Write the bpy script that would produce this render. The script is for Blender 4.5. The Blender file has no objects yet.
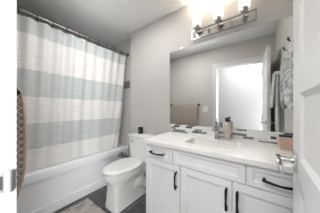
import bpy, bmesh, math, random
from mathutils import Vector, Matrix
PI = math.pi
S = bpy.context.scene
C = S.collection
random.seed(4)

# ------------------------------------------------------------------ camera, world, lights, exposure
cam_d = bpy.data.cameras.new('camera'); cam = bpy.data.objects.new('camera', cam_d); C.objects.link(cam)
cam.location = (0, 0, 1.175); cam.rotation_euler = (PI/2, 0, math.radians(-53.9))
cam_d.sensor_width = 36; cam_d.lens = 36*131.5/320; cam_d.shift_y = 2/320; cam_d.clip_start = .01
S.camera = cam
W = bpy.data.worlds.new('world'); S.world = W; W.use_nodes = True
W.node_tree.nodes['Background'].inputs[0].default_value = (.93, .96, 1, 1)
W.node_tree.nodes['Background'].inputs[1].default_value = .6
S.view_settings.view_transform = 'Standard'; S.view_settings.look = 'None'
S.view_settings.gamma = 1; S.view_settings.use_curve_mapping = False
S.view_settings.exposure = 1.22

def area(name, loc, size, power, col, rot=(0, 0, 0), sy=None):
    l = bpy.data.lights.new(name, 'AREA'); l.energy = power; l.color = col; l.size = size
    if sy: l.shape = 'RECTANGLE'; l.size_y = sy
    o = bpy.data.objects.new(name, l); o.location = loc; o.rotation_euler = rot; C.objects.link(o); return o
area('hall_ceiling_lamp', (-.62, .2, 2.41), 1.0, 17, (1, .98, .96))
area('hall_fill_light', (-.63, -1.15, .80), 1.1, 58, (.97, .98, 1), (PI/2+.5, 0, 0), 1.4)  # added fill, no window here; tilted up through the doorway to brighten ceiling and tub
area('bathroom_fill_light', (.78, 1.05, 2.425), .5, 5, (1, .975, .95))  # added fill under the ceiling, out of view, with no fitting
for y_ in (.528, .307, .086):      # the bulbs shining up out of the vanity lamp's open-topped shades
    o_ = area('bulb', (1.415, y_, 2.15), .07, 2.7, (1, .86, .72), (PI, 0, 0)); o_.data.shape = 'DISK'

# ------------------------------------------------------------------ materials
def mat(name, col, rough=.5, metal=0, spec=.5, emis=None, es=0, **k):
    m = bpy.data.materials.new(name); m.use_nodes = True
    b = m.node_tree.nodes['Principled BSDF']
    b.inputs['Base Color'].default_value = (*col, 1); b.inputs['Roughness'].default_value = rough
    b.inputs['Metallic'].default_value = metal; b.inputs['Specular IOR Level'].default_value = spec
    if emis: b.inputs['Emission Color'].default_value = (*emis, 1); b.inputs['Emission Strength'].default_value = es
    return m
def N(m, t, **k):
    n = m.node_tree.nodes.new(t)
    for a, v in k.items(): setattr(n, a, v)
    return n
def L(m, a, b): m.node_tree.links.new(a, b)
def bsdf(m): return m.node_tree.nodes['Principled BSDF']
def coords(m, out='Object'): return N(m, 'ShaderNodeTexCoord').outputs[out]
def mapping(m, src, scale=(1, 1, 1), rot=(0, 0, 0)):
    n = N(m, 'ShaderNodeMapping'); n.inputs['Scale'].default_value = scale; n.inputs['Rotation'].default_value = rot
    L(m, src, n.inputs[0]); return n.outputs[0]
def noise(m, vec, scale, detail=2, rough=.5):
    n = N(m, 'ShaderNodeTexNoise'); n.inputs['Scale'].default_value = scale; n.inputs['Detail'].default_value = detail
    n.inputs['Roughness'].default_value = rough; L(m, vec, n.inputs['Vector']); return n.outputs['Fac']
def ramp(m, fac, stops, mode='LINEAR'):
    n = N(m, 'ShaderNodeValToRGB'); r = n.color_ramp; r.interpolation = mode
    while len(r.elements) < len(stops): r.elements.new(.5)
    for e, (p, c) in zip(r.elements, stops): e.position = p; e.color = (*c, 1)
    L(m, fac, n.inputs[0]); return n.outputs[0]
def bump(m, h, s=.2, d=.01):
    n = N(m, 'ShaderNodeBump'); n.inputs['Strength'].default_value = s; n.inputs['Distance'].default_value = d
    L(m, h, n.inputs['Height']); L(m, n.outputs[0], bsdf(m).inputs['Normal'])
def base(m, c): L(m, c, bsdf(m).inputs['Base Color'])
def textured(name, c1, c2, scale, rough=.5, stretch=(1, 1, 1), bs=0, metal=0, detail=3):
    m = mat(name, c1, rough, metal); v = mapping(m, coords(m), stretch)
    f = noise(m, v, scale, detail); base(m, ramp(m, f, [(.3, c1), (.7, c2)]))
    if bs: bump(m, f, bs, .004)
    return m
def mathn(m, op, a, b=None, c=None):
    n = N(m, 'ShaderNodeMath', operation=op)
    for i, x in enumerate((a, b, c)):
        if x is None: continue
        if isinstance(x, (int, float)): n.inputs[i].default_value = x
        else: L(m, x, n.inputs[i])
    return n.outputs[0]

wall_m = textured('wall_paint', (.565, .553, .535), (.585, .573, .555), 60, .7, bs=.08)
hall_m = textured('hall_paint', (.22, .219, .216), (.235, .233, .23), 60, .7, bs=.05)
ceil_m = textured('ceiling_stipple', (.86, .857, .85), (.93, .927, .92), 45, .85, bs=.6)
white_m = textured('white_trim_paint', (.66, .665, .67), (.68, .685, .69), 8, .35)
door_m = textured('white_door_paint', (.70, .70, .705), (.72, .72, .725), 8, .4)
cab_m = textured('white_cabinet_paint', (.84, .845, .85), (.87, .875, .88), 6, .35)
acry_m = textured('glossy_tub_acrylic', (.84, .86, .885), (.87, .89, .91), 4, .15)
porc_m = textured('white_porcelain', (.82, .81, .79), (.84, .83, .81), 4, .1)
chrome_m = textured('polished_chrome', (.66, .66, .67), (.74, .74, .75), 5, .12, metal=1)
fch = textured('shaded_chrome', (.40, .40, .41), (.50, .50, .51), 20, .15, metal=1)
nickel_m = textured('brushed_nickel', (.36, .35, .345), (.48, .47, .46), 40, .3, stretch=(1, 1, 12), metal=1)
strike_m = textured('satin_strike_metal', (.20, .20, .20), (.27, .27, .27), 40, .5, metal=1)
bronze_m = textured('dark_bronze', (.016, .013, .011), (.028, .022, .018), 30, .35, metal=.6)
black_m = textured('black_gloss', (.008, .008, .009), (.016, .016, .016), 10, .3)
dark_m = textured('dark_recess', (.03, .03, .03), (.05, .05, .05), 10, .8)
mirror_m = mat('mirror_silver', (.90, .915, .91), 0.0, 1)
medge_m = mat('mirror_edge', (.30, .40, .36), .2)
quartz_m = textured('white_quartz', (.86, .85, .83), (.80, .79, .775), 7, .22, detail=6)
plastic_m = textured('white_plastic', (.80, .80, .79), (.83, .83, .82), 10, .3)

floor_m = mat('slate_floor_tile', (.1, .1, .1), .45)
v = coords(floor_m)
br = N(floor_m, 'ShaderNodeTexBrick'); L(floor_m, v, br.inputs['Vector'])
for k, x in (('Scale', 1), ('Mortar Size', .0045), ('Brick Width', .6), ('Row Height', .3), ('Bias', 0)): br.inputs[k].default_value = x
br.inputs['Color1'].default_value = (.072,.072,.077,1); br.inputs['Color2'].default_value = (.10,.10,.105,1)
br.inputs['Mortar'].default_value = (.26,.26,.26,1)
nf = noise(floor_m, v, 9, 6)
mx = N(floor_m, 'ShaderNodeMix', data_type='RGBA', blend_type='MULTIPLY'); mx.inputs[0].default_value = 1
L(floor_m, br.outputs[0], mx.inputs[6]); L(floor_m, ramp(floor_m, nf, [(.3, (.7, .7, .7)), (.7, (1.25, 1.25, 1.25))]), mx.inputs[7])
base(floor_m, mx.outputs[2]); bump(floor_m, nf, .15)

def yz_vec(m, ysc=1, off=0):
    s = N(m, 'ShaderNodeSeparateXYZ'); L(m, coords(m), s.inputs[0])
    c = N(m, 'ShaderNodeCombineXYZ'); L(m, mathn(m, 'MULTIPLY_ADD', s.outputs[1], ysc, 5), c.inputs[0]); L(m, mathn(m, 'ADD', s.outputs[2], off), c.inputs[1])
    return c.outputs[0]
mosaic_m = mat('glass_stone_mosaic', (.5, .5, .5), .15)
b2 = N(mosaic_m, 'ShaderNodeTexBrick'); L(mosaic_m, yz_vec(mosaic_m), b2.inputs['Vector'])
for k, x in (('Scale', 1), ('Mortar Size', .0012), ('Brick Width', .085), ('Row Height', .024), ('Bias', 0), ('Offset', .37)): 
    if k == 'Offset': b2.offset = x
    else: b2.inputs[k].default_value = x
b2.inputs['Color1'].default_value = (0, 0, 0, 1); b2.inputs['Color2'].default_value = (1, 1, 1, 1); b2.inputs['Mortar'].default_value = (.5, .5, .5, 1)
base(mosaic_m, ramp(mosaic_m, b2.outputs[0], [(0, (.70, .70, .69)), (.25, (.075, .078, .085)), (.46, (.68, .69, .68)), (.56, (.18, .19, .20)), (.74, (.76, .76, .75))], 'CONSTANT'))
band_m = mat('brown_accent_mosaic', (.2, .17, .15), .3)
b3 = N(band_m, 'ShaderNodeTexBrick'); L(band_m, yz_vec(band_m), b3.inputs['Vector'])
for k, x in (('Scale', 1), ('Mortar Size', .0015), ('Brick Width', .06), ('Row Height', .03)): b3.inputs[k].default_value = x
b3.inputs['Color1'].default_value = (.13, .115, .10, 1); b3.inputs['Color2'].default_value = (.25, .22, .19, 1); b3.inputs['Mortar'].default_value = (.2, .19, .18, 1)
base(band_m, b3.outputs[0])

# striped curtain: the woven stripes belong to the cloth
curt_m = mat('striped_curtain_cloth', (.8, .8, .8), .85)
s = N(curt_m, 'ShaderNodeSeparateXYZ'); L(curt_m, coords(curt_m, 'UV'), s.inputs[0])   # v = height in metres / 2.5
sage = (.59, .625, .62); crm = (.83, .82, .805)
col = ramp(curt_m, s.outputs[1], [(0, crm), (.73/2.5, sage), (1.008/2.5, crm), (1.29/2.5, sage), (1.578/2.5, crm), (1.94/2.5, sage)], 'CONSTANT')
wv = noise(curt_m, mapping(curt_m, coords(curt_m), (6, 1, 160)), 1, 2)
wx = noise(curt_m, mapping(curt_m, coords(curt_m), (30, 1, 60)), 1.3, 3)
m2 = N(curt_m, 'ShaderNodeMix', data_type='RGBA', blend_type='MULTIPLY'); m2.inputs[0].default_value = 1
L(curt_m, col, m2.inputs[6]); L(curt_m, ramp(curt_m, wv, [(.35, (.86, .86, .86)), (.65, (1.03, 1.03, 1.03))]), m2.inputs[7])
base(curt_m, m2.outputs[2]); bump(curt_m, wx, .25, .003)
bsdf(curt_m).inputs['Transmission Weight'].default_value = 0
liner_m = textured('tan_liner_hem', (.50, .38, .28), (.56, .44, .34), 20, .8)

# diamond net towel
net_m = mat('diamond_net_weave', (.4, .33, .27), .9)
s = N(net_m, 'ShaderNodeSeparateXYZ'); L(net_m, coords(net_m, 'UV'), s.inputs[0])
def tri(m, x): return mathn(m, 'ABSOLUTE', mathn(m, 'SUBTRACT', mathn(m, 'FRACT', x), .5))
a_ = mathn(net_m, 'ADD', s.outputs[0], s.outputs[1]); b_ = mathn(net_m, 'SUBTRACT', s.outputs[0], s.outputs[1])
ln = mathn(net_m, 'MAXIMUM', tri(net_m, a_), tri(net_m, b_))
base(net_m, ramp(net_m, ln, [(0, (.30, .235, .19)), (.38, (.30, .235, .19)), (.42, (.62, .56, .50))]))
bump(net_m, ln, .2, .003)
hem_m = textured('light_brown_hem', (.55, .42, .31), (.62, .49, .37), 60, .9)
terry_m = textured('grey_white_towel', (.40, .41, .41), (.72, .72, .71), 70, .95, bs=.5)
terry2_m = textured('mottled_grey_towel', (.22, .23, .25), (.80, .80, .80), 34, .95, bs=.6, detail=4)
mat_m = mat('shaggy_bath_mat', (.6, .57, .53), .95)
v = coords(mat_m)
f1 = noise(mat_m, mapping(mat_m, v, (7, 42, 10)), 1, 4, .6); f2 = noise(mat_m, v, 160, 2)
base(mat_m, ramp(mat_m, f1, [(.36, (.22, .20, .19)), (.46, (.46, .425, .395)), (.60, (.60, .57, .53))])); bump(mat_m, f2, .8, .008)
stone_m = textured('beige_stoneware', (.54, .47, .40), (.60, .53, .46), 30, .5)
wick_m = textured('tan_wicker', (.48, .33, .25), (.72, .57, .47), 55, .8, stretch=(1, 1, 3), bs=.8)
shade_m = mat('lit_opal_glass', (.6, .58, .55), .3, emis=(1, .88, .74), es=.52)

# ------------------------------------------------------------------ geometry helpers (world coordinates)
def box(bm, x0, x1, y0, y1, z0, z1, bev=0):
    vs = [bm.verts.new(p) for p in ((x0, y0, z0), (x1, y0, z0), (x1, y1, z0), (x0, y1, z0), (x0, y0, z1), (x1, y0, z1), (x1, y1, z1), (x0, y1, z1))]
    fs = [bm.faces.new([vs[i] for i in q]) for q in ((0, 3, 2, 1), (4, 5, 6, 7), (0, 1, 5, 4), (1, 2, 6, 5), (2, 3, 7, 6), (3, 0, 4, 7))]
    if bev:
        es = list({e for f in fs for e in f.edges})
        bmesh.ops.bevel(bm, geom=es, offset=bev, segments=2, affect='EDGES', profile=.5)
def loft(bm, rings, close=True, cap0=True, cap1=True):
    rv = [[bm.verts.new(p) for p in r] for r in rings]
    n = len(rv[0])
    for a, b in zip(rv, rv[1:]):
        for i in range(n if close else n-1):
            j = (i+1) % n; bm.faces.new((a[i], a[j], b[j], b[i]))
    if cap0: bm.faces.new(rv[0][::-1])
    if cap1: bm.faces.new(rv[-1])
    return rv
def tube(bm, pts, r, n=10, cap=True):
    pts = [Vector(p) for p in pts]; rings = []
    rs = r if isinstance(r, (list, tuple)) else [r]*len(pts)
    up = None
    for i, p in enumerate(pts):
        d = (pts[min(i+1, len(pts)-1)] - pts[max(i-1, 0)]).normalized()
        if up is None:
            up = Vector((0, 0, 1)) if abs(d.z) < .9 else Vector((1, 0, 0))
        s_ = d.cross(up).normalized(); up = s_.cross(d).normalized()
        rings.append([p + rs[i]*(math.cos(t)*s_ + math.sin(t)*up) for t in [2*PI*k/n for k in range(n)]])
    loft(bm, rings, True, cap, cap)
def lathe(bm, c, prof, n=24, cap0=True, cap1=True, axis='z'):
    rings = []
    for r, h in prof:
        ring = []
        for k in range(n):
            t = 2*PI*k/n; a, b = r*math.cos(t), r*math.sin(t)
            p = {'z': (a, b, h), 'x': (h, a, b), 'y': (a, h, b)}[axis]
            ring.append((c[0]+p[0], c[1]+p[1], c[2]+p[2]))
        rings.append(ring)
    loft(bm, rings, True, cap0, cap1)
def rrect(cx, cy, hx, hy, r, z, n=8):
    out = []
    for (sx, sy, a0) in ((1, 1, 0), (-1, 1, PI/2), (-1, -1, PI), (1, -1, 1.5*PI)):
        for k in range(n+1):
            a = a0 + PI/2*k/n
            out.append((cx + sx*(hx-r) + r*math.cos(a), cy + sy*(hy-r) + r*math.sin(a), z))
    return out
def B(fn):
    bm = bmesh.new(); fn(bm); return bm
def obj(name, bm, m, parent=None, smooth=False, loc=None, bevmod=0):
    """bm in world coordinates; origin moved to the parent (or loc)."""
    me = bpy.data.meshes.new(name)
    bmesh.ops.recalc_face_normals(bm, faces=bm.faces)
    o = bpy.data.objects.new(name, me); C.objects.link(o)
    org = Vector((0, 0, 0))
    if parent is not None:
        p = parent
        while p is not None: org += p.location; p = p.parent
        o.parent = parent
    if loc is not None:
        o.location = Vector(loc) - org; org = Vector(loc)
    bmesh.ops.translate(bm, verts=bm.verts, vec=-org)
    bm.to_mesh(me); bm.free()
    ms = m if isinstance(m, (list, tuple)) else [m]
    for x in ms: me.materials.append(x)
    if smooth:
        for p in me.polygons: p.use_smooth = True
        me.set_sharp_from_angle(angle=math.radians(40))
    return o
def thing(name, label, cat, loc, group=None):
    o = bpy.data.objects.new(name, None); C.objects.link(o); o.location = loc; o.empty_display_size = .05
    o['label'] = label; o['category'] = cat
    if group: o['group'] = group
    return o
def tag(o, label, cat, group=None):
    o['label'] = label; o['category'] = cat
    if group: o['group'] = group
    return o
def struct(name, bm, m, parent=None, **k):
    o = obj(name, bm, m, parent, **k)
    if parent is None: o['kind'] = 'structure'
    return o
def sbox(name, m, *a, bev=0): return struct(name, B(lambda bm: box(bm, *a, bev=bev)), m)

# ------------------------------------------------------------------ the room
XL, XR, XA = .06, 1.49, 1.59           # door wall, vanity wall, tub alcove wall
YN, YT, YB, H = -.26, 1.85, 2.61, 2.44
OP0, OP1, HEAD = -.10, .66, 2.01      # doorway
sbox('floor', floor_m, -1.6, XA+.12, -1.2, YB+.12, -.06, 0)
sbox('ceiling', ceil_m, -1.6, XA+.12, -1.2, YB+.12, H, H+.06)
def wl(bm):
    box(bm, XL-.12, XL, OP1+.02, YB, 0, H); box(bm, XL-.12, XL, YN-.1, OP0-.02, 0, H); box(bm, XL-.12, XL, OP0-.02, OP1+.02, HEAD+.02, H)
struct('wall_left', B(wl), wall_m)
def wr(bm):
    box(bm, XR, XA+.12, YN-.1, 1.69, 0, H); box(bm, XA, XA+.12, 1.69, YB+.12, 0, H)
struct('wall_right', B(wr), wall_m)
sbox('wall_near', wall_m, XL, XR, YN-.1, YN, 0, H)
sbox('wall_far', wall_m, XL-.12, XA, YB, YB+.12, 0, H)
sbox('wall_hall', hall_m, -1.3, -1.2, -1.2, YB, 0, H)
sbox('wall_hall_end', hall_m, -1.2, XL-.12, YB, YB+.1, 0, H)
# white tub surround panels and the brown accent band
def surr(bm):
    box(bm, XA-.012, XA, YT-.02, YB, .50, 2.12); box(bm, XL, XA-.012, YB-.012, YB, .50, 2.12); box(bm, XL, XL+.012, YT-.02, YB-.012, .50, 2.12)
tile_m = textured('pale_surround_tile', (.60, .59, .575), (.63, .62, .605), 12, .3)
struct('trim_1', B(surr), tile_m)
sbox('trim_2', band_m, XA-.018, XA-.012, 1.815, YB-.012, 1.54, 1.67)
# door frame: jambs and casing with strike plate
def frame(bm):
    for y0, y1 in ((OP1, OP1+.02), (OP0-.02, OP0)): box(bm, XL-.125, XL+.005, y0, y1, 0, HEAD+.02)
    box(bm, XL-.125, XL+.005, OP0, OP1, HEAD, HEAD+.02)
    for x0, x1 in ((XL, XL+.015), (XL-.135, XL-.12)):
        box(bm, x0, x1, OP1+.004, OP1+.085, 0, HEAD+.09, bev=.003); box(bm, x0, x1, OP0-.085, OP0-.004, 0, HEAD+.09, bev=.003)
        box(bm, x0, x1, OP0-.004, OP1+.004, HEAD+.004, HEAD+.09, bev=.003)
    box(bm, XL-.085, XL-.045, OP1-.012, OP1, 0, HEAD); box(bm, XL-.085, XL-.045, OP0, OP1-.012, HEAD-.012, HEAD)
fr = struct('trim_3', B(frame), white_m)
def strike(bm):
    # plate on the jamb with a rounded lip that curls round the room edge of the jamb
    z0, z1 = .900, .972
    pts = []
    y = OP1-.003
    prof = [(.022, y), (.0435, y), (.045, y-.004), (.052, y-.007), (.060, y-.008), (.067, y-.006), (.0715, y), (.073, y+.008)]
    top = []
    for i, (x, yy) in enumerate(prof):
        k = (.004, .004, 0, 0, 0, .001, .004, .010)[i]
        top.append((x, yy, z0+k, z1-k))
    fr_ = [[(x, yy, a), (x, yy, b), (x, yy+.0025, b), (x, yy+.0025, a)] for x, yy, a, b in top]
    loft(bm, fr_)
sp = obj('strike_plate', B(strike), strike_m, fr, smooth=True)
sp['label'] = 'satin metal strike plate with rounded lip'
# door stop bit: dark latch hole
obj('latch_hole', B(lambda bm: box(bm, .030, .0425, OP1-.0045, OP1-.003, .914, .957)), dark_m, sp)
# baseboards
sbox('baseboard_right', white_m, XR-.014, XR, .905, 1.69, 0, .11, bev=.003)
sbox('baseboard_left', white_m, XL, XL+.014, OP1+.086, YT-.002, 0, .11, bev=.003)

# ------------------------------------------------------------------ panelled door leaf (open into the room)
def recess(bm, x0, x1, z0, z1, y, m=.012, d=.006, raised=0, sgn=1):
    """a recessed panel on a face at y, looking to +y*sgn"""
    def ring(i, dep): return [(x0+i, y-sgn*dep, z0+i), (x1-i, y-sgn*dep, z0+i), (x1-i, y-sgn*dep, z1-i), (x0+i, y-sgn*dep, z1-i)]
    rs = [ring(0, 0), ring(m, d)]
    if raised: rs += [ring(m+raised*.35, d), ring(m+raised, d*.15)]
    loft(bm, rs, True, False, True)
DW, DT = .662, .035
th = math.atan2(-.030, .661)
door = bpy.data.objects.new('door_1', bpy.data.meshes.new('door_1')); 
def leaf(bm):
    st = .125; zs = [.01, .20, .535, .63, .86, .955, 1.005+0, ]
    pans = [(.20, .575), (.665, .905), (1.005, 1.225), (1.325, 1.545), (1.645, 1.875)]
    # stiles and rails
    box(bm, 0, st, -DT, 0, .008, HEAD-.004); box(bm, DW-st, DW, -DT, 0, .008, HEAD-.004)
    edges = [.008] + [z for p in pans for z in p] + [HEAD-.004]
    for a, b in zip(edges[::2], edges[1::2]): box(bm, st, DW-st, -DT, 0, a, b)
    for a, b in pans:
        recess(bm, st, DW-st, a, b, 0, .016, .008, 0, 1); recess(bm, st, DW-st, a, b, -DT, .016, .008, 0, -1)
bm = B(leaf); bmesh.ops.recalc_face_normals(bm, faces=bm.faces); bm.to_mesh(door.data); bm.free()
door.data.materials.append(door_m); C.objects.link(door)
door.location = (.074, -.090, 0); door.rotation_euler = (0, 0, th); door['kind'] = 'structure'
def local(name, bm, m, parent, smooth=True):
    bmesh.ops.recalc_face_normals(bm, faces=bm.faces)
    me = bpy.data.meshes.new(name); bm.to_mesh(me); bm.free(); me.materials.append(m)
    o = bpy.data.objects.new(name, me); C.objects.link(o); o.parent = parent
    if smooth:
        for p in me.polygons: p.use_smooth = True
        me.set_sharp_from_angle(angle=math.radians(40))
    return o
HU, HZ = DW-.062, .985
def rosette(bm, s=1):
    y = 0 if s > 0 else -DT
    box(bm, HU-.031, HU+.031, min(y, y+s*.009), max(y, y+s*.009), HZ-.033, HZ+.033, bev=.0015)
def lever(bm, s=1):
    y = 0 if s > 0 else -DT
    tube(bm, [(HU, y+s*.008, HZ), (HU, y+s*.055, HZ)], .0095, 14)
    a, b = sorted((y+s*.042, y+s*.056))
    box(bm, HU-.125, HU+.012, a, b, HZ-.013, HZ+.013, bev=.003)
for s_ in (1, -1):
    hp = local('door_handle', B(lambda bm: rosette(bm, s_)), chrome_m, door)
    local('lever', B(lambda bm: lever(bm, s_)), chrome_m, hp)
for z in (.25, 1.02, 1.8):
    local('hinge', B(lambda bm: tube(bm, [(-.006, .004, z-.045), (-.006, .004, z+.045)], .006, 10)), nickel_m, door)

# ------------------------------------------------------------------ bathtub
TX0, TX1 = XL+.004, XA-.004
cx, cy = (TX0+TX1)/2, (YT+YB)/2
hx, hy = (TX1-TX0)/2, (YB-YT)/2-.004
tub = thing('bathtub', 'glossy white alcove bathtub with panelled front, below the striped curtain', 'bathtub', (cx, cy, 0))
def basin(bm):
    rs = [rrect(cx, cy+.03, hx-.002, hy-.032, .012, 0), rrect(cx, cy+.03, hx-.002, hy-.032, .012, .404), rrect(cx, cy, hx, hy, .012, .408), rrect(cx, cy, hx, hy, .012, .488), rrect(cx, cy, hx-.004, hy-.004, .012, .497), rrect(cx, cy, hx-.014, hy-.014, .012, .502),
          rrect(cx, cy+.01, hx-.085, hy-.095, .10, .502), rrect(cx, cy+.01, hx-.095, hy-.105, .10, .494), rrect(cx, cy+.01, hx-.12, hy-.13, .10, .40),
          rrect(cx, cy+.01, hx-.16, hy-.15, .10, .16), rrect(cx, cy+.01, hx-.22, hy-.19, .09, .12)]
    loft(bm, rs, True, True, True)
obj('basin', B(basin), acry_m, tub, smooth=True)
def apron(bm):
    box(bm, TX0, TX1, YT+.016, YT+.058, 0, .4035)
    box(bm, TX0, TX1, YT+.0, YT+.018, .0, .112, bev=.003)
obj('apron', B(apron), acry_m, tub)
obj('drain', B(lambda bm: lathe(bm, (TX1-.32, cy, .121), [(.03, 0), (.03, .004), (.02, .006)])), chrome_m, tub, smooth=True)

# ------------------------------------------------------------------ rod, rings, curtain
RY, RZ = 1.864, 2.143
rod = thing('curtain_rod', 'long brushed metal shower rod below the ceiling, above the striped curtain', 'rod', (XA-.02, RY, RZ))
obj('rod', B(lambda bm: (tube(bm, [(XL+.02, RY, RZ), (.9, RY, RZ)], .0115, 16), tube(bm, [(.9, RY, RZ), (XA-.02, RY, RZ)], .0102, 16))), nickel_m, rod, smooth=True)
for x0, x1 in ((XL, XL+.022), (XA-.022, XA)):
    obj('flange', B(lambda bm: lathe(bm, (0, RY, RZ), [(.024, x0), (.024, x1-.004), (.02, x1)], axis='x')), nickel_m, rod, smooth=True)
NR = 12
ringx = [.12 + i*(1.555-.12)/(NR-1) for i in range(NR)]
# X .263 .37(5) .538 .677 are readable
CT, CB = 2.105, .455
def cpos(u, z):
    """curtain cloth: u 0..1 left to right, z height"""
    t = (CT-z)/(CT-CB)
    xr_ = 1.566 - .125*t**1.1
    x = .09 + (xr_-.09)*u
    y = RY + .004 + .108*t**.9
    ph = u*(NR-1)
    amp = .026*(1-t)+.009*t + .012*max(0, u-.86)/.14
    y += amp*math.cos(2*PI*(u*(NR-1)))*(.75+.4*math.sin(7*u))*(1-.55*t)
    y += (.007+.005*t)*math.sin(23*u+1.5*t) + .005*math.sin(61*u-2*t)
    y += .012*max(0, (u-.90)/.10)*math.sin(2*PI*(u-.9)/.035)*(.5+t*.5)
    if t > .85: y = max(y, 1.962) if z < .56 else y
    zz = z - (.014*(1-math.cos(2*PI*(u*(NR-1))))/2)*(1-t)**6
    return (x, y, zz)
def curtain():
    NU, NZ = 260, 60
    bm = bmesh.new(); uv = bm.loops.layers.uv.new('UVMap')
    g = [[bm.verts.new(cpos(i/NU, CT-(CT-CB)*j/NZ)) for i in range(NU+1)] for j in range(NZ+1)]
    hv = {}
    for j in range(NZ+1):
        for i in range(NU+1): hv[g[j][i]] = (i/NU, (CT-(CT-CB)*j/NZ)/2.5)
    for j in range(NZ):
        for i in range(NU):
            f = bm.faces.new((g[j][i], g[j][i+1], g[j+1][i+1], g[j+1][i]))
            for l in f.loops: l[uv].uv = hv[l.vert]
    return bm
cu = obj('shower_curtain', curtain(), curt_m, smooth=True, loc=(.8, RY, CB))
sm = cu.modifiers.new('s', 'SOLIDIFY'); sm.thickness = .0015
tag(cu, 'long cloth curtain striped pale sage and off-white, hung across the bathtub', 'curtain')
def hem(bm, off):
    rs = []
    for j in range(40):
        z = CT-.02-(CT-CB-.04)*j/39; x, y, zz = cpos(.985, z); k = .0022
        x -= .004+.014*math.sin(j/39*PI)+off*(j/39)**2; k = .0045
        rs.append([(x-k, y-.022, zz), (x+k, y-.022, zz), (x+k, y-.018, zz), (x-k, y-.018, zz)])
    loft(bm, rs)
for off_ in (.0, .09): obj('side_hem', B(lambda bm: hem(bm, off_)), liner_m, cu)['label'] = 'tan side hem'
ring0 = None
places = ['leftmost', 'second from left', 'third from left', 'fourth from left', 'fifth from left', 'sixth from left', 'sixth from right', 'fifth from right', 'fourth from right', 'third from right', 'second from right', 'rightmost']
for i in range(NR):
    u = i/(NR-1); X, Y, Z = cpos(u, CT)
    if ring0 is None:
        def rg(bm):
            pts = [(X, RY+.019*math.cos(t), RZ-.006+.029*math.sin(t)) for t in [2*PI*k/20 for k in range(21)]]
            tube(bm, pts, .0034, 6)
            tube(bm, [(X, RY+.004, RZ-.034), (X, RY+.004, RZ-.052)], .0022, 6)
        ring0 = obj('curtain_ring', B(rg), bronze_m, smooth=True, loc=(X, RY, RZ)); r_ = ring0; x0_ = X
    else:
        r_ = ring0.copy(); C.objects.link(r_); r_.location = (X, RY, RZ)
    tag(r_, f'small metal hook on the shower rod, {places[i]} of the twelve', 'curtain ring', 'curtain rings on the shower rod')

# ------------------------------------------------------------------ toilet
TY = 1.362
toi = thing('toilet', 'white toilet with closed lid, standing between bathtub and vanity cabinet', 'toilet', (1.15, TY, 0))
def egg(x0, x1, hw, z, n=40, p=2.0, wide=.62, back=.55):
    """outline: front (x0) round, back (x1) blunter; widest at fraction wide of the length"""
    xm = x0+(x1-x0)*wide*.9; out = []
    for k in range(n):
        t = 2*PI*k/n; c, s_ = math.cos(t), math.sin(t)
        if c < 0:   # front half
            xx = xm + (xm-x0)*-abs(c)**(2/p); yy = hw*math.copysign(abs(s_)**(2/p), s_)
        else:
            q = 3.2; xx = xm + (x1-xm)*abs(c)**(2/q); yy = hw*(1-.12*c)*math.copysign(abs(s_)**(2/q), s_)
        out.append((xx, TY+yy, z))
    return out
def sq(x0, x1, hw, z, n=40, p=5):
    cxx, h = (x0+x1)/2, (x1-x0)/2; out = []
    for k in range(n):
        t = 2*PI*k/n; c, s_ = math.cos(t), math.sin(t)
        out.append((cxx+h*math.copysign(abs(c)**(2/p), c), TY+hw*math.copysign(abs(s_)**(2/p), s_), z))
    return out
def mixr(a, b, f): return [tuple(p*(1-f)+q*f for p, q in zip(u, v)) for u, v in zip(a, b)]
def bowl(bm):
    A = lambda z: egg(.822, 1.34, .174, z)
    rs = [sq(.880, 1.40, .118, 0, p=9), sq(.882, 1.40, .115, .02, p=9), sq(.892, 1.40, .108, .12, p=9), sq(.898, 1.39, .106, .22, p=8),
          mixr(sq(.898, 1.38, .112, .285, p=6), egg(.87, 1.36, .125, .285), .3),
          mixr(sq(.88, 1.38, .125, .325, p=4), egg(.845, 1.35, .15, .325), .7), egg(.828, 1.345, .168, .365), A(.395), A(.418), egg(.832, 1.33, .165, .424)]
    loft(bm, rs)
bo = obj('bowl', B(bowl), porc_m, toi, smooth=True); bo.data.set_sharp_from_angle(angle=math.radians(24))
def trap(bm):
    rs = []
    for x, z, ry, rz in ((1.13, .15, .100, .09), (1.19, .19, .125, .12), (1.27, .20, .135, .13), (1.34, .12, .135, .10), (1.42, .09, .125, .085)):
        rs.append([(x, TY+ry*math.cos(t), max(.001, z+rz*math.sin(t))) for t in [2*PI*k/24 for k in range(24)]])
    loft(bm, rs)
    box(bm, 1.30, 1.46, TY-.115, TY+.115, .28, .44, bev=.02)
obj('trapway', B(trap), porc_m, toi, smooth=True)
def seat(bm): loft(bm, [egg(.824, 1.32, .171, .4245), egg(.820, 1.322, .174, .430), egg(.820, 1.322, .174, .437), egg(.828, 1.32, .169, .4445)])
obj('seat', B(seat), plastic_m, toi, smooth=True)
def lid(bm): loft(bm, [egg(.816, 1.325, .178, .445), egg(.809, 1.33, .184, .449), egg(.809, 1.33, .184, .458), egg(.819, 1.322, .176, .466), egg(.86, 1.29, .14, .470)])
obj('lid', B(lid), plastic_m, toi, smooth=True)
def tank(bm):
    loft(bm, [rrect(1.40, TY-.005, .078, .165, .03, .44), rrect(1.398, TY-.005, .085, .176, .03, .60), rrect(1.397, TY-.005, .088, .182, .03, .760)])
obj('tank', B(tank), porc_m, toi, smooth=True)
obj('tank_lid', B(lambda bm: loft(bm, [rrect(1.395, TY-.005, .092, .188, .02, .767), rrect(1.395, TY-.005, .094, .19, .02, .767), rrect(1.395, TY-.005, .094, .19, .02, .790), rrect(1.395, TY-.005, .088, .184, .02, .797)])), porc_m, toi, smooth=True)
def sidecontrol(bm):
    box(bm, 1.235, 1.305, TY+.165, TY+.315, .440, .478, bev=.006)
dkchrome = textured('dark_chrome', (.16, .16, .165), (.28, .28, .28), 30, .25, metal=1)
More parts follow.
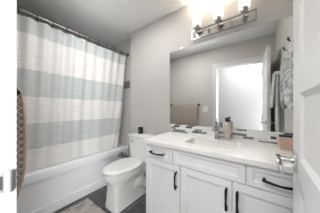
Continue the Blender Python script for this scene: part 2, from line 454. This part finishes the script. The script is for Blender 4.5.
sc_ = obj('side_control', B(sidecontrol), dkchrome, toi); sc_['label'] = 'grey control beside the seat'
for yk in (.215, .29):
    obj('knob', B(lambda bm: lathe(bm, (1.27, TY+yk, .478), [(.020, 0), (.021, .018), (.015, .028), (.009, .030)], 16)), dkchrome, sc_, smooth=True)
obj('flush_lever', B(lambda bm: (tube(bm, [(1.305, TY+.12, .70), (1.295, TY+.12, .70)], .012, 12), box(bm, 1.288, 1.296, TY+.05, TY+.128, .692, .708, bev=.002))), chrome_m, toi, smooth=True)
sv = thing('supply_valve', 'dark small water shut-off valve low on the wall beside the toilet', 'valve', (XR, 1.10, .17))
obj('valve_body', B(lambda bm: (tube(bm, [(XR, 1.10, .17), (XR-.05, 1.10, .17)], .012, 10), tube(bm, [(XR-.05, 1.10, .15), (XR-.05, 1.10, .22)], .011, 10))), bronze_m, sv, smooth=True)
obj('supply_hose', B(lambda bm: tube(bm, [(XR-.05, 1.10, .22), (XR-.055, 1.105, .32), (XR-.06, 1.135, .42), (XR-.06, 1.155, .47), (XR-.06, 1.18, .47)], .006, 8)), nickel_m, sv, smooth=True)

# black cup on the tank lid
cup = thing('candle_cup', 'small square-looking black cup standing on the toilet tank lid', 'cup', (1.43, 1.405, .797))
obj('cup', B(lambda bm: loft(bm, [rrect(1.43, 1.405, .026, .026, .012, .797), rrect(1.43, 1.405, .031, .031, .013, .808), rrect(1.43, 1.405, .031, .031, .013, .888), rrect(1.43, 1.405, .027, .027, .012, .894), rrect(1.43, 1.405, .024, .024, .010, .894), rrect(1.43, 1.405, .023, .023, .010, .87)])), black_m, cup, smooth=True)
obj('emblem', B(lambda bm: (box(bm, 1.398, 1.3988, 1.398, 1.412, .829, .833), box(bm, 1.398, 1.3988, 1.4025, 1.4075, .836, .842))), plastic_m, cup)

# ------------------------------------------------------------------ vanity cabinet
VF = .955; V0, V1 = -.252, .868; CTZ = .845
van = thing('vanity_cabinet', 'white vanity cabinet with dark pulls below the sink counter', 'cabinet', (1.22, .308, 0))
def carcass(bm):
    box(bm, VF+.02, XR-.002, V0, V1, .10, .70); box(bm, VF+.07, XR-.002, V0, V1, 0, .10)
    # upper band leaves room for the sink bowl
    box(bm, VF+.02, VF+.04, V0, V1, .70, CTZ-.001); box(bm, VF+.04, XR-.002, V1-.018, V1, .70, CTZ-.001); box(bm, VF+.04, XR-.002, V0, V0+.018, .70, CTZ-.001)
obj('carcass', B(carcass), cab_m, van)
def front(y0, y1, z0, z1, fr_=.05):
    """a framed front; opens in -x"""
    def f(bm):
        x0, x1 = VF, VF+.019
        box(bm, x0, x1, y0, y0+fr_, z0, z1); box(bm, x0, x1, y1-fr_, y1, z0, z1)
        box(bm, x0, x1, y0+fr_, y1-fr_, z0, z0+fr_); box(bm, x0, x1, y0+fr_, y1-fr_, z1-fr_, z1)
        def ring(i, d): return [(x0+d, y0+fr_+i, z0+fr_+i), (x0+d, y1-fr_-i, z0+fr_+i), (x0+d, y1-fr_-i, z1-fr_-i), (x0+d, y0+fr_+i, z1-fr_-i)]
        loft(bm, [ring(0, 0), ring(.004, .0015), ring(.006, .006), ring(.016, .009)], True, False, True)
    return B(f)
def pull(p0, p1, out=.03):
    p0, p1 = Vector(p0), Vector(p1); d = (p1-p0)
    def f(bm):
        n = 14; pts = []; 
        for k in range(n+1):
            t = k/n; pts.append(p0 + d*t + Vector((-out-.012*math.sin(PI*t) + .006, 0, 0)) - (Vector((0, 0, .006*math.sin(PI*t))) if abs(d.y) > abs(d.z) else Vector()))
        r = [.0062+.0022*abs(math.cos(PI*k/n)) for k in range(n+1)]
        tube(bm, pts, r, 8)
        for q in (p0+d*.06, p1-d*.06): tube(bm, [q, q+Vector((-out+.004, 0, 0))], [.0075, .006], 8)
    return B(f)
g = .0022
dz0, dz1 = .712, .838
for (a, b, hasp) in ((.566, V1, 'p'), (.05, .564, None), (V0, .048, 'p')):
    kind = 'drawer' if hasp else 'false_drawer_front'
    d_ = obj(kind, front(a+g, b-g, dz0, dz1, .028), cab_m, van)
    if hasp:
        c_ = (a+b)/2 + (.005 if a > .5 else -.005); z_ = .775
        pl_ = obj('pull', pull((VF, c_+.078, z_), (VF, c_-.078, z_)), bronze_m, d_, smooth=True); pl_['label'] = 'dark bronze arched pull'
for (a, b, hy_) in ((.496, V1, .527), (.124, .494, .155), (V0, .122, .093)):
    d_ = obj('cabinet_door', front(a+g, b-g, .104, .706, .05), cab_m, van)
    pl_ = obj('pull', pull((VF, hy_, .658), (VF, hy_, .522)), bronze_m, d_, smooth=True); pl_['label'] = 'dark bronze arched pull'

# countertop with the sink cut-out
SX0, SX1, SY0, SY1 = 1.07, 1.315, .10, .52
CT0, CT1 = .846, .876
def counter(bm):
    x0, x1, y0, y1 = .930, XR-.001, YN+.002, .90
    o = [(x0, y0), (x1, y0), (x1, y1), (x0, y1)]
    n = 8; inner = rrect((SX0+SX1)/2, (SY0+SY1)/2, (SX1-SX0)/2, (SY1-SY0)/2, .03, 0, n)
    N_ = len(inner)
    # split the slab top into four quads fans round the hole
    def outer(p):
        return p
    for zz, flip in ((CT1, 0), (CT0, 1)):
        iv = [bm.verts.new((p[0], p[1], zz)) for p in inner]; ov = [bm.verts.new((*q, zz)) for q in ((x1, y1), (x0, y1), (x0, y0), (x1, y0))]
        for c in range(4):
            for k in range(n): bm.faces.new((ov[c], iv[c*(n+1)+k], iv[c*(n+1)+k+1]))
            nx = (c+1) % 4
            bm.faces.new((ov[c], iv[c*(n+1)+n], iv[nx*(n+1)], ov[nx]))
        if not flip: iT, oT = iv, ov
        else: iB, oB = iv, ov
    for i in range(N_): j = (i+1) % N_; bm.faces.new((iT[i], iT[j], iB[j], iB[i]))
    for i in range(4): j = (i+1) % 4; bm.faces.new((oT[i], oT[j], oB[j], oB[i]))
    es = [e for e in bm.edges if all(v in oT for v in e.verts)]
    bmesh.ops.bevel(bm, geom=es, offset=.003, segments=2, affect='EDGES')
ct = obj('countertop', B(counter), quartz_m, loc=(1.21, .32, CT0)); tag(ct, 'white quartz countertop with rectangular sink cut-out over the vanity cabinet', 'countertop')
mxs, mys = (SX0+SX1)/2, (SY0+SY1)/2; hsx, hsy = (SX1-SX0)/2, (SY1-SY0)/2
sink = thing('sink', 'rectangular white undermount sink set below the counter in front of the faucet', 'sink', (mxs, mys, .72))
obj('sink_bowl', B(lambda bm: loft(bm, [rrect(mxs, mys, hsx+.02, hsy+.02, .03, .8455), rrect(mxs, mys, hsx-.001, hsy-.001, .03, .8455), rrect(mxs, mys, hsx-.006, hsy-.006, .035, .82), rrect(mxs, mys, hsx-.02, hsy-.02, .04, .75), rrect(mxs, mys, hsx-.06, hsy-.07, .04, .728), rrect(mxs, mys, .02, .02, .019, .724)], True, False, True)), porc_m, sink, smooth=True)
obj('drain', B(lambda bm: lathe(bm, (mxs, mys, .7245), [(.022, 0), (.022, .003), (.015, .005)])), chrome_m, sink, smooth=True)

# faucet
fa = thing('faucet', 'blocky chrome single-lever faucet standing behind the sink', 'faucet', (1.395, .312, CT1))
def fbody(bm):
    loft(bm, [rrect(1.395, .312, .026, .026, .004, CT1), rrect(1.395, .312, .026, .026, .004, CT1+.006), rrect(1.395, .312, .019, .019, .004, CT1+.008), rrect(1.395, .312, .018, .018, .004, CT1+.135)])
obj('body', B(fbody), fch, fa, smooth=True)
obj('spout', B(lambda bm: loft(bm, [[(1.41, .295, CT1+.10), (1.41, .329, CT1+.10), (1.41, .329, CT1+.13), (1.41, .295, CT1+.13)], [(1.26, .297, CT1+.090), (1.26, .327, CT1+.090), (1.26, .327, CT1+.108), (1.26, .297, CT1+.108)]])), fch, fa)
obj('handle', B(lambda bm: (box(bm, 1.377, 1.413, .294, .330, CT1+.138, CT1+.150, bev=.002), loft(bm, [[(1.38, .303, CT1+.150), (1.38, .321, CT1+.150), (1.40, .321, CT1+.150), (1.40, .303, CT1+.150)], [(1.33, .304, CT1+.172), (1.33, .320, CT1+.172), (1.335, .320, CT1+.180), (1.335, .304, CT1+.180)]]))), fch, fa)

# soap dispenser
px, py = 1.432, .229
sd = thing('soap_dispenser', 'beige stoneware soap pump bottle with dark top beside the faucet', 'soap dispenser', (px, py, CT1))
obj('bottle', B(lambda bm: lathe(bm, (px, py, CT1), [(.034, 0), (.0365, .004), (.0365, .158), (.033, .166), (.017, .168), (.014, .170)], 28)), stone_m, sd, smooth=True)
def pump(bm):
    lathe(bm, (px, py, CT1), [(.017, .166), (.017, .182), (.008, .185), (.006, .204)], 16)
    box(bm, px-.052, px+.013, py-.010, py+.010, CT1+.196, CT1+.212, bev=.004)
    box(bm, px-.052, px-.042, py-.006, py+.006, CT1+.184, CT1+.198, bev=.002)
obj('pump', B(pump), bronze_m, sd, smooth=True)

# wicker basket
bx, by = 1.355, -.190
bk = thing('wicker_basket', 'small tan wicker basket on the counter beside the open door', 'basket', (bx, by, CT1))
def bsk(bm):
    def r(h, z, rr=.012): return rrect(bx, by, h+.02, h, rr, z)
    rs = [r(.047, CT1)]
    for k in range(7):
        z = CT1+.003+k*.0085; h = .047+.006*(k/6)
        rs += [r(h+.0025, z), r(h-.0005, z+.0043)]
    rs += [r(.050, CT1+.062), r(.045, CT1+.062), r(.040, CT1+.02)]
    loft(bm, rs)
obj('basket_body', B(bsk), wick_m, bk)
obj('rim', B(lambda bm: loft(bm, [rrect(bx, by, .077, .057, .014, CT1+.059), rrect(bx, by, .077, .057, .014, CT1+.067), rrect(bx, by, .066, .046, .012, CT1+.067), rrect(bx, by, .066, .046, .012, CT1+.059), rrect(bx, by, .077, .057, .014, CT1+.059)], True, False, False)), wick_m, bk)

# mosaic backsplash, mirror
bsx = obj('backsplash', B(lambda bm: box(bm, XR-.009, XR, YN+.001, .90, CT1, .974)), mosaic_m)
bsx.name = 'backsplash'; bsx['kind'] = 'structure'; bsx.name = 'trim_4'
mi = thing('wall_mirror', 'large frameless mirror on the wall over the countertop', 'mirror', (XR, .34, .976))
obj('glass', B(lambda bm: box(bm, XR-.0065, XR-.006, YN+.018, .920, .976, 1.925)), mirror_m, mi)
obj('backing', B(lambda bm: box(bm, XR-.006, XR-.0005, YN+.0185, .9205, .976, 1.9255)), medge_m, mi)
for y in (.75, .02):
    obj('clip', B(lambda bm: box(bm, XR-.010, XR-.0005, y-.011, y+.011, 1.919, 1.934, bev=.001)), chrome_m, mi)

# ------------------------------------------------------------------ vanity light
vl = thing('vanity_light', 'chrome vanity lamp with three lit frosted glass shades over the mirror', 'light', (XR, .305, 1.96))
LY0, LY1, LZ0, LZ1 = -.005, .60, 1.962, 2.068
obj('back_plate', B(lambda bm: box(bm, XR-.014, XR, LY0+.05, LY1-.05, LZ0+.02, LZ1-.02, bev=.002)), textured('mirrored_back_plate', (.62, .58, .54), (.70, .66, .62), 20, .18, metal=1), vl)
def lframe(bm):
    x0, x1, w = XR-.048, XR-.030, .010
    box(bm, x0, x1, LY0, LY1, LZ1-w, LZ1, bev=.0015); box(bm, x0, x1, LY0, LY1, LZ0, LZ0+w, bev=.0015)
    for y in (LY0, LY1-w): box(bm, x0, x1, y, y+w, LZ0+w, LZ1-w, bev=.0015)
    for y in (.195, .415):
        box(bm, x0, x1, y-.004, y+.004, LZ0+w, LZ1-w, bev=.001); tube(bm, [(x1, y, 2.015), (XR-.012, y, 2.015)], .006, 10)
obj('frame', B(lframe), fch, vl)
for y in (.528, .307, .086):
    xs = XR-.075
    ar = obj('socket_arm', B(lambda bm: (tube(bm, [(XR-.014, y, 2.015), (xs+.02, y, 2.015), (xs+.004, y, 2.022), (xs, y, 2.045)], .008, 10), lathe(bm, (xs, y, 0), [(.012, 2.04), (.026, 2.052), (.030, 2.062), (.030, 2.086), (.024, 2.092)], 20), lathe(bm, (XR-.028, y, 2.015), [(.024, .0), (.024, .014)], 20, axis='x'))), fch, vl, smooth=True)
    sh = obj('lamp_shade', B(lambda bm: lathe(bm, (xs, y, 0), [(.030, 2.090), (.044, 2.094), (.046, 2.10), (.046, 2.252), (.043, 2.252), (.043, 2.10)], 28, True, True)), shade_m, vl, smooth=True)
    sh['label'] = 'lit frosted glass cylinder shade'

# ------------------------------------------------------------------ things on the door wall (seen edge-on and in the mirror)
sw = thing('light_switch', 'white double light switch beside the doorway, seen in the mirror', 'light switch', (XL, .90, 1.16))
obj('switch_plate', B(lambda bm: box(bm, XL, XL+.006, .845, .955, 1.10, 1.22, bev=.002)), plastic_m, sw)
for y in (.875, .925): obj('rocker', B(lambda bm: box(bm, XL+.006, XL+.010, y-.016, y+.016, 1.128, 1.192, bev=.0015)), plastic_m, sw)
TBX, TBZ = XL+.058, 1.262
tb = thing('towel_bar', 'dark bronze towel rail on the wall left of the doorway', 'towel bar', (XL, 1.37, TBZ))
obj('bar', B(lambda bm: tube(bm, [(TBX, 1.035, TBZ), (TBX, 1.76, TBZ)], .008, 10)), bronze_m, tb, smooth=True)
for y in (1.035, 1.745):
    obj('bracket', B(lambda bm: (tube(bm, [(XL, y, TBZ), (TBX, y, TBZ)], .009, 10), lathe(bm, (XL, y, TBZ), [(.026, 0), (.026, .006), (.016, .010)], 16, axis='x'), lathe(bm, (TBX, y, TBZ), [(.006, -.012), (.011, -.008), (.013, 0), (.011, .008), (.006, .012)], 14, axis='y'))), bronze_m, tb, smooth=True)
# towel folded over it
prof = [(.078, .76), (.082, .90), (.088, 1.05), (.094, 1.17), (.102, 1.25), (.107, 1.272), (.113, 1.283), (.121, 1.285), (.128, 1.280), (.134, 1.262), (.143, 1.20), (.149, 1.12), (.151, 1.02), (.151, .92), (.148, .84), (.139, .77), (.127, .72), (.112, .675)]
def towel_mesh():
    bm = bmesh.new(); uv = bm.loops.layers.uv.new('UVMap'); n = 26; y0, y1 = 1.05, 1.70
    acc = [0]
    for a, b in zip(prof, prof[1:]): acc.append(acc[-1]+math.dist(a, b))
    g_ = []
    for j in range(n+1):
        y = y0+(y1-y0)*j/n
        g_.append([bm.verts.new((p[0]+(.004*math.sin(9*y+3*p[1]) if k > 9 else 0), y+.004*math.sin(p[1]*9), p[1]-(.01*math.sin(5*y) if k in (0, len(prof)-1) else 0))) for k, p in enumerate(prof)])
    for j in range(n):
        for k in range(len(prof)-1):
            f = bm.faces.new((g_[j][k], g_[j+1][k], g_[j+1][k+1], g_[j][k+1]))
            for l, (jj, kk) in zip(f.loops, ((j, k), (j+1, k), (j+1, k+1), (j, k+1))): l[uv].uv = ((y1-y0)*jj/n/.038, acc[kk]/.038)
    for j in (0, n):
        f = bm.faces.new(g_[j] if j else g_[j][::-1])
        for l in f.loops: l[uv].uv = ((l.vert.co.x-.06)/.038, l.vert.co.z/.038)
    return bm
tw = obj('towel', towel_mesh(), net_m, smooth=True, loc=(TBX, 1.37, 1.285))
tag(tw, 'brown towel with pale diamond net pattern hanging beside the doorway', 'towel')
def hem2(bm):
    tube(bm, [(x, 1.05+.004*math.sin(z*9)-.001, z) for x, z in prof[7:]], .0062, 8)
obj('edge_binding', B(hem2), hem_m, tw, smooth=True)['label'] = 'light brown edge binding'

# hooks and towels on the near wall (seen in the mirror)
def hook(x, z, label):
    h = thing('wall_hook', label, 'hook', (x, YN, z), 'hooks behind the door')
    obj('mount', B(lambda bm: lathe(bm, (x, YN, z), [(.02, 0), (.02, .006), (.012, .009)], 16, axis='y')), bronze_m, h, smooth=True)
    obj('prong', B(lambda bm: tube(bm, [(x, YN+.008, z), (x, YN+.05, z-.004), (x, YN+.062, z+.012), (x, YN+.062, z+.028)], .006, 8)), bronze_m, h, smooth=True)
def drape(name, cx_, z1, w0, w1, zb, d0, folds, slant=0, yoff=0):
    """cloth hung from a point: closed folded section narrowing towards the hook"""
    def f(bm):
        rs = []; n = 48; m_ = 18
        for j in range(m_+1):
            t = j/m_; w = w0+(w1-w0)*min(1, t*2.2)**.7; d = d0*(.45+.55*min(1, t*3))
            r = []
            for k in range(n):
                a = 2*PI*k/n; q = 1+.16*math.sin(folds*a+2*t)
                zz = z1-(z1-zb)*t + slant*math.cos(a)*t
                r.append((cx_+w/2*math.cos(a), YN+.012+yoff+d/2+d/2*q*.85*math.sin(a), zz))
            rs.append(r)
        loft(bm, rs)
    return B(f)
hook(.93, 1.56, 'dark hook holding the plain towel near the open door, seen in the mirror')
def plain(bm):
    for (xa, xb, ya, yb, z1, z0, rx, ry) in ((.885, .83, -.185, -.160, 1.575, 1.195, .055, .018), (.905, .875, -.20, -.212, 1.575, .90, .040, .020)):
        rs = []
        for j in range(19):
            t = j/18; k = min(1, .5+t*3); r = []
            for q in range(40):
                a = 2*PI*q/40; f = 1+.2*math.sin(4*a+2*t)
                r.append((xa+(xb-xa)*min(1, t*1.6)+rx*(.6+.8*k)*math.cos(a), ya+(yb-ya)*t+ry*k*f*math.sin(a), z1-(z1-z0)*t-.012*math.cos(a)*t))
            rs.append(r)
        loft(bm, rs)
    tube(bm, [(.975, -.215, 1.56), (.95, -.203, 1.585), (.90, -.195, 1.592), (.86, -.182, 1.58), (.84, -.178, 1.54)], [.016, .022, .024, .022, .014], 12)
t1 = obj('hand_towel', B(plain), terry_m, smooth=True, loc=(.93, YN+.04, 1.575))
tag(t1, 'plain grey-white towel hanging behind the open door, seen in the mirror', 'towel')
hook(1.385, 1.69, 'dark hook holding the mottled towel at the mirror edge')
t2 = obj('hand_towel', drape('t', 1.385, 1.70, .08, .16, 1.22, .075, 4, .05), terry2_m, smooth=True, loc=(1.385, YN+.04, 1.70))
tag(t2, 'short mottled grey and white towel hanging at the mirror edge beside the door', 'towel')

# ------------------------------------------------------------------ bath mat
MX0, MX1, MY0, MY1 = .10, .835, 1.24, 1.765
def bmat():
    bm = bmesh.new(); nx, ny = 110, 80; rnd = random.Random(2)
    def edge(u): 
        e = min(u, 1-u); return min(1, e/.02)
    top = []
    for j in range(ny+1):
        row = []
        for i in range(nx+1):
            u, w = i/nx, j/ny
            h = .004+.014*min(edge(u), edge(w))**.5 + rnd.uniform(-.0025, .0025)
            row.append(bm.verts.new((MX0+(MX1-MX0)*u + rnd.uniform(-.002, .002), MY0+(MY1-MY0)*w + rnd.uniform(-.002, .002), h)))
        top.append(row)
    for j in range(ny):
        for i in range(nx): bm.faces.new((top[j][i], top[j][i+1], top[j+1][i+1], top[j+1][i]))
    bd = [e for e in bm.edges if e.is_boundary]
    r = bmesh.ops.extrude_edge_only(bm, edges=bd)
    for v_ in r['geom']:
        if isinstance(v_, bmesh.types.BMVert): v_.co.z = .0005
    return bm
bmo = obj('bath_mat', bmat(), mat_m, smooth=True, loc=((MX0+MX1)/2, (MY0+MY1)/2, 0))
tag(bmo, 'shaggy beige and grey bath mat on the dark floor beside the bathtub', 'bath mat')
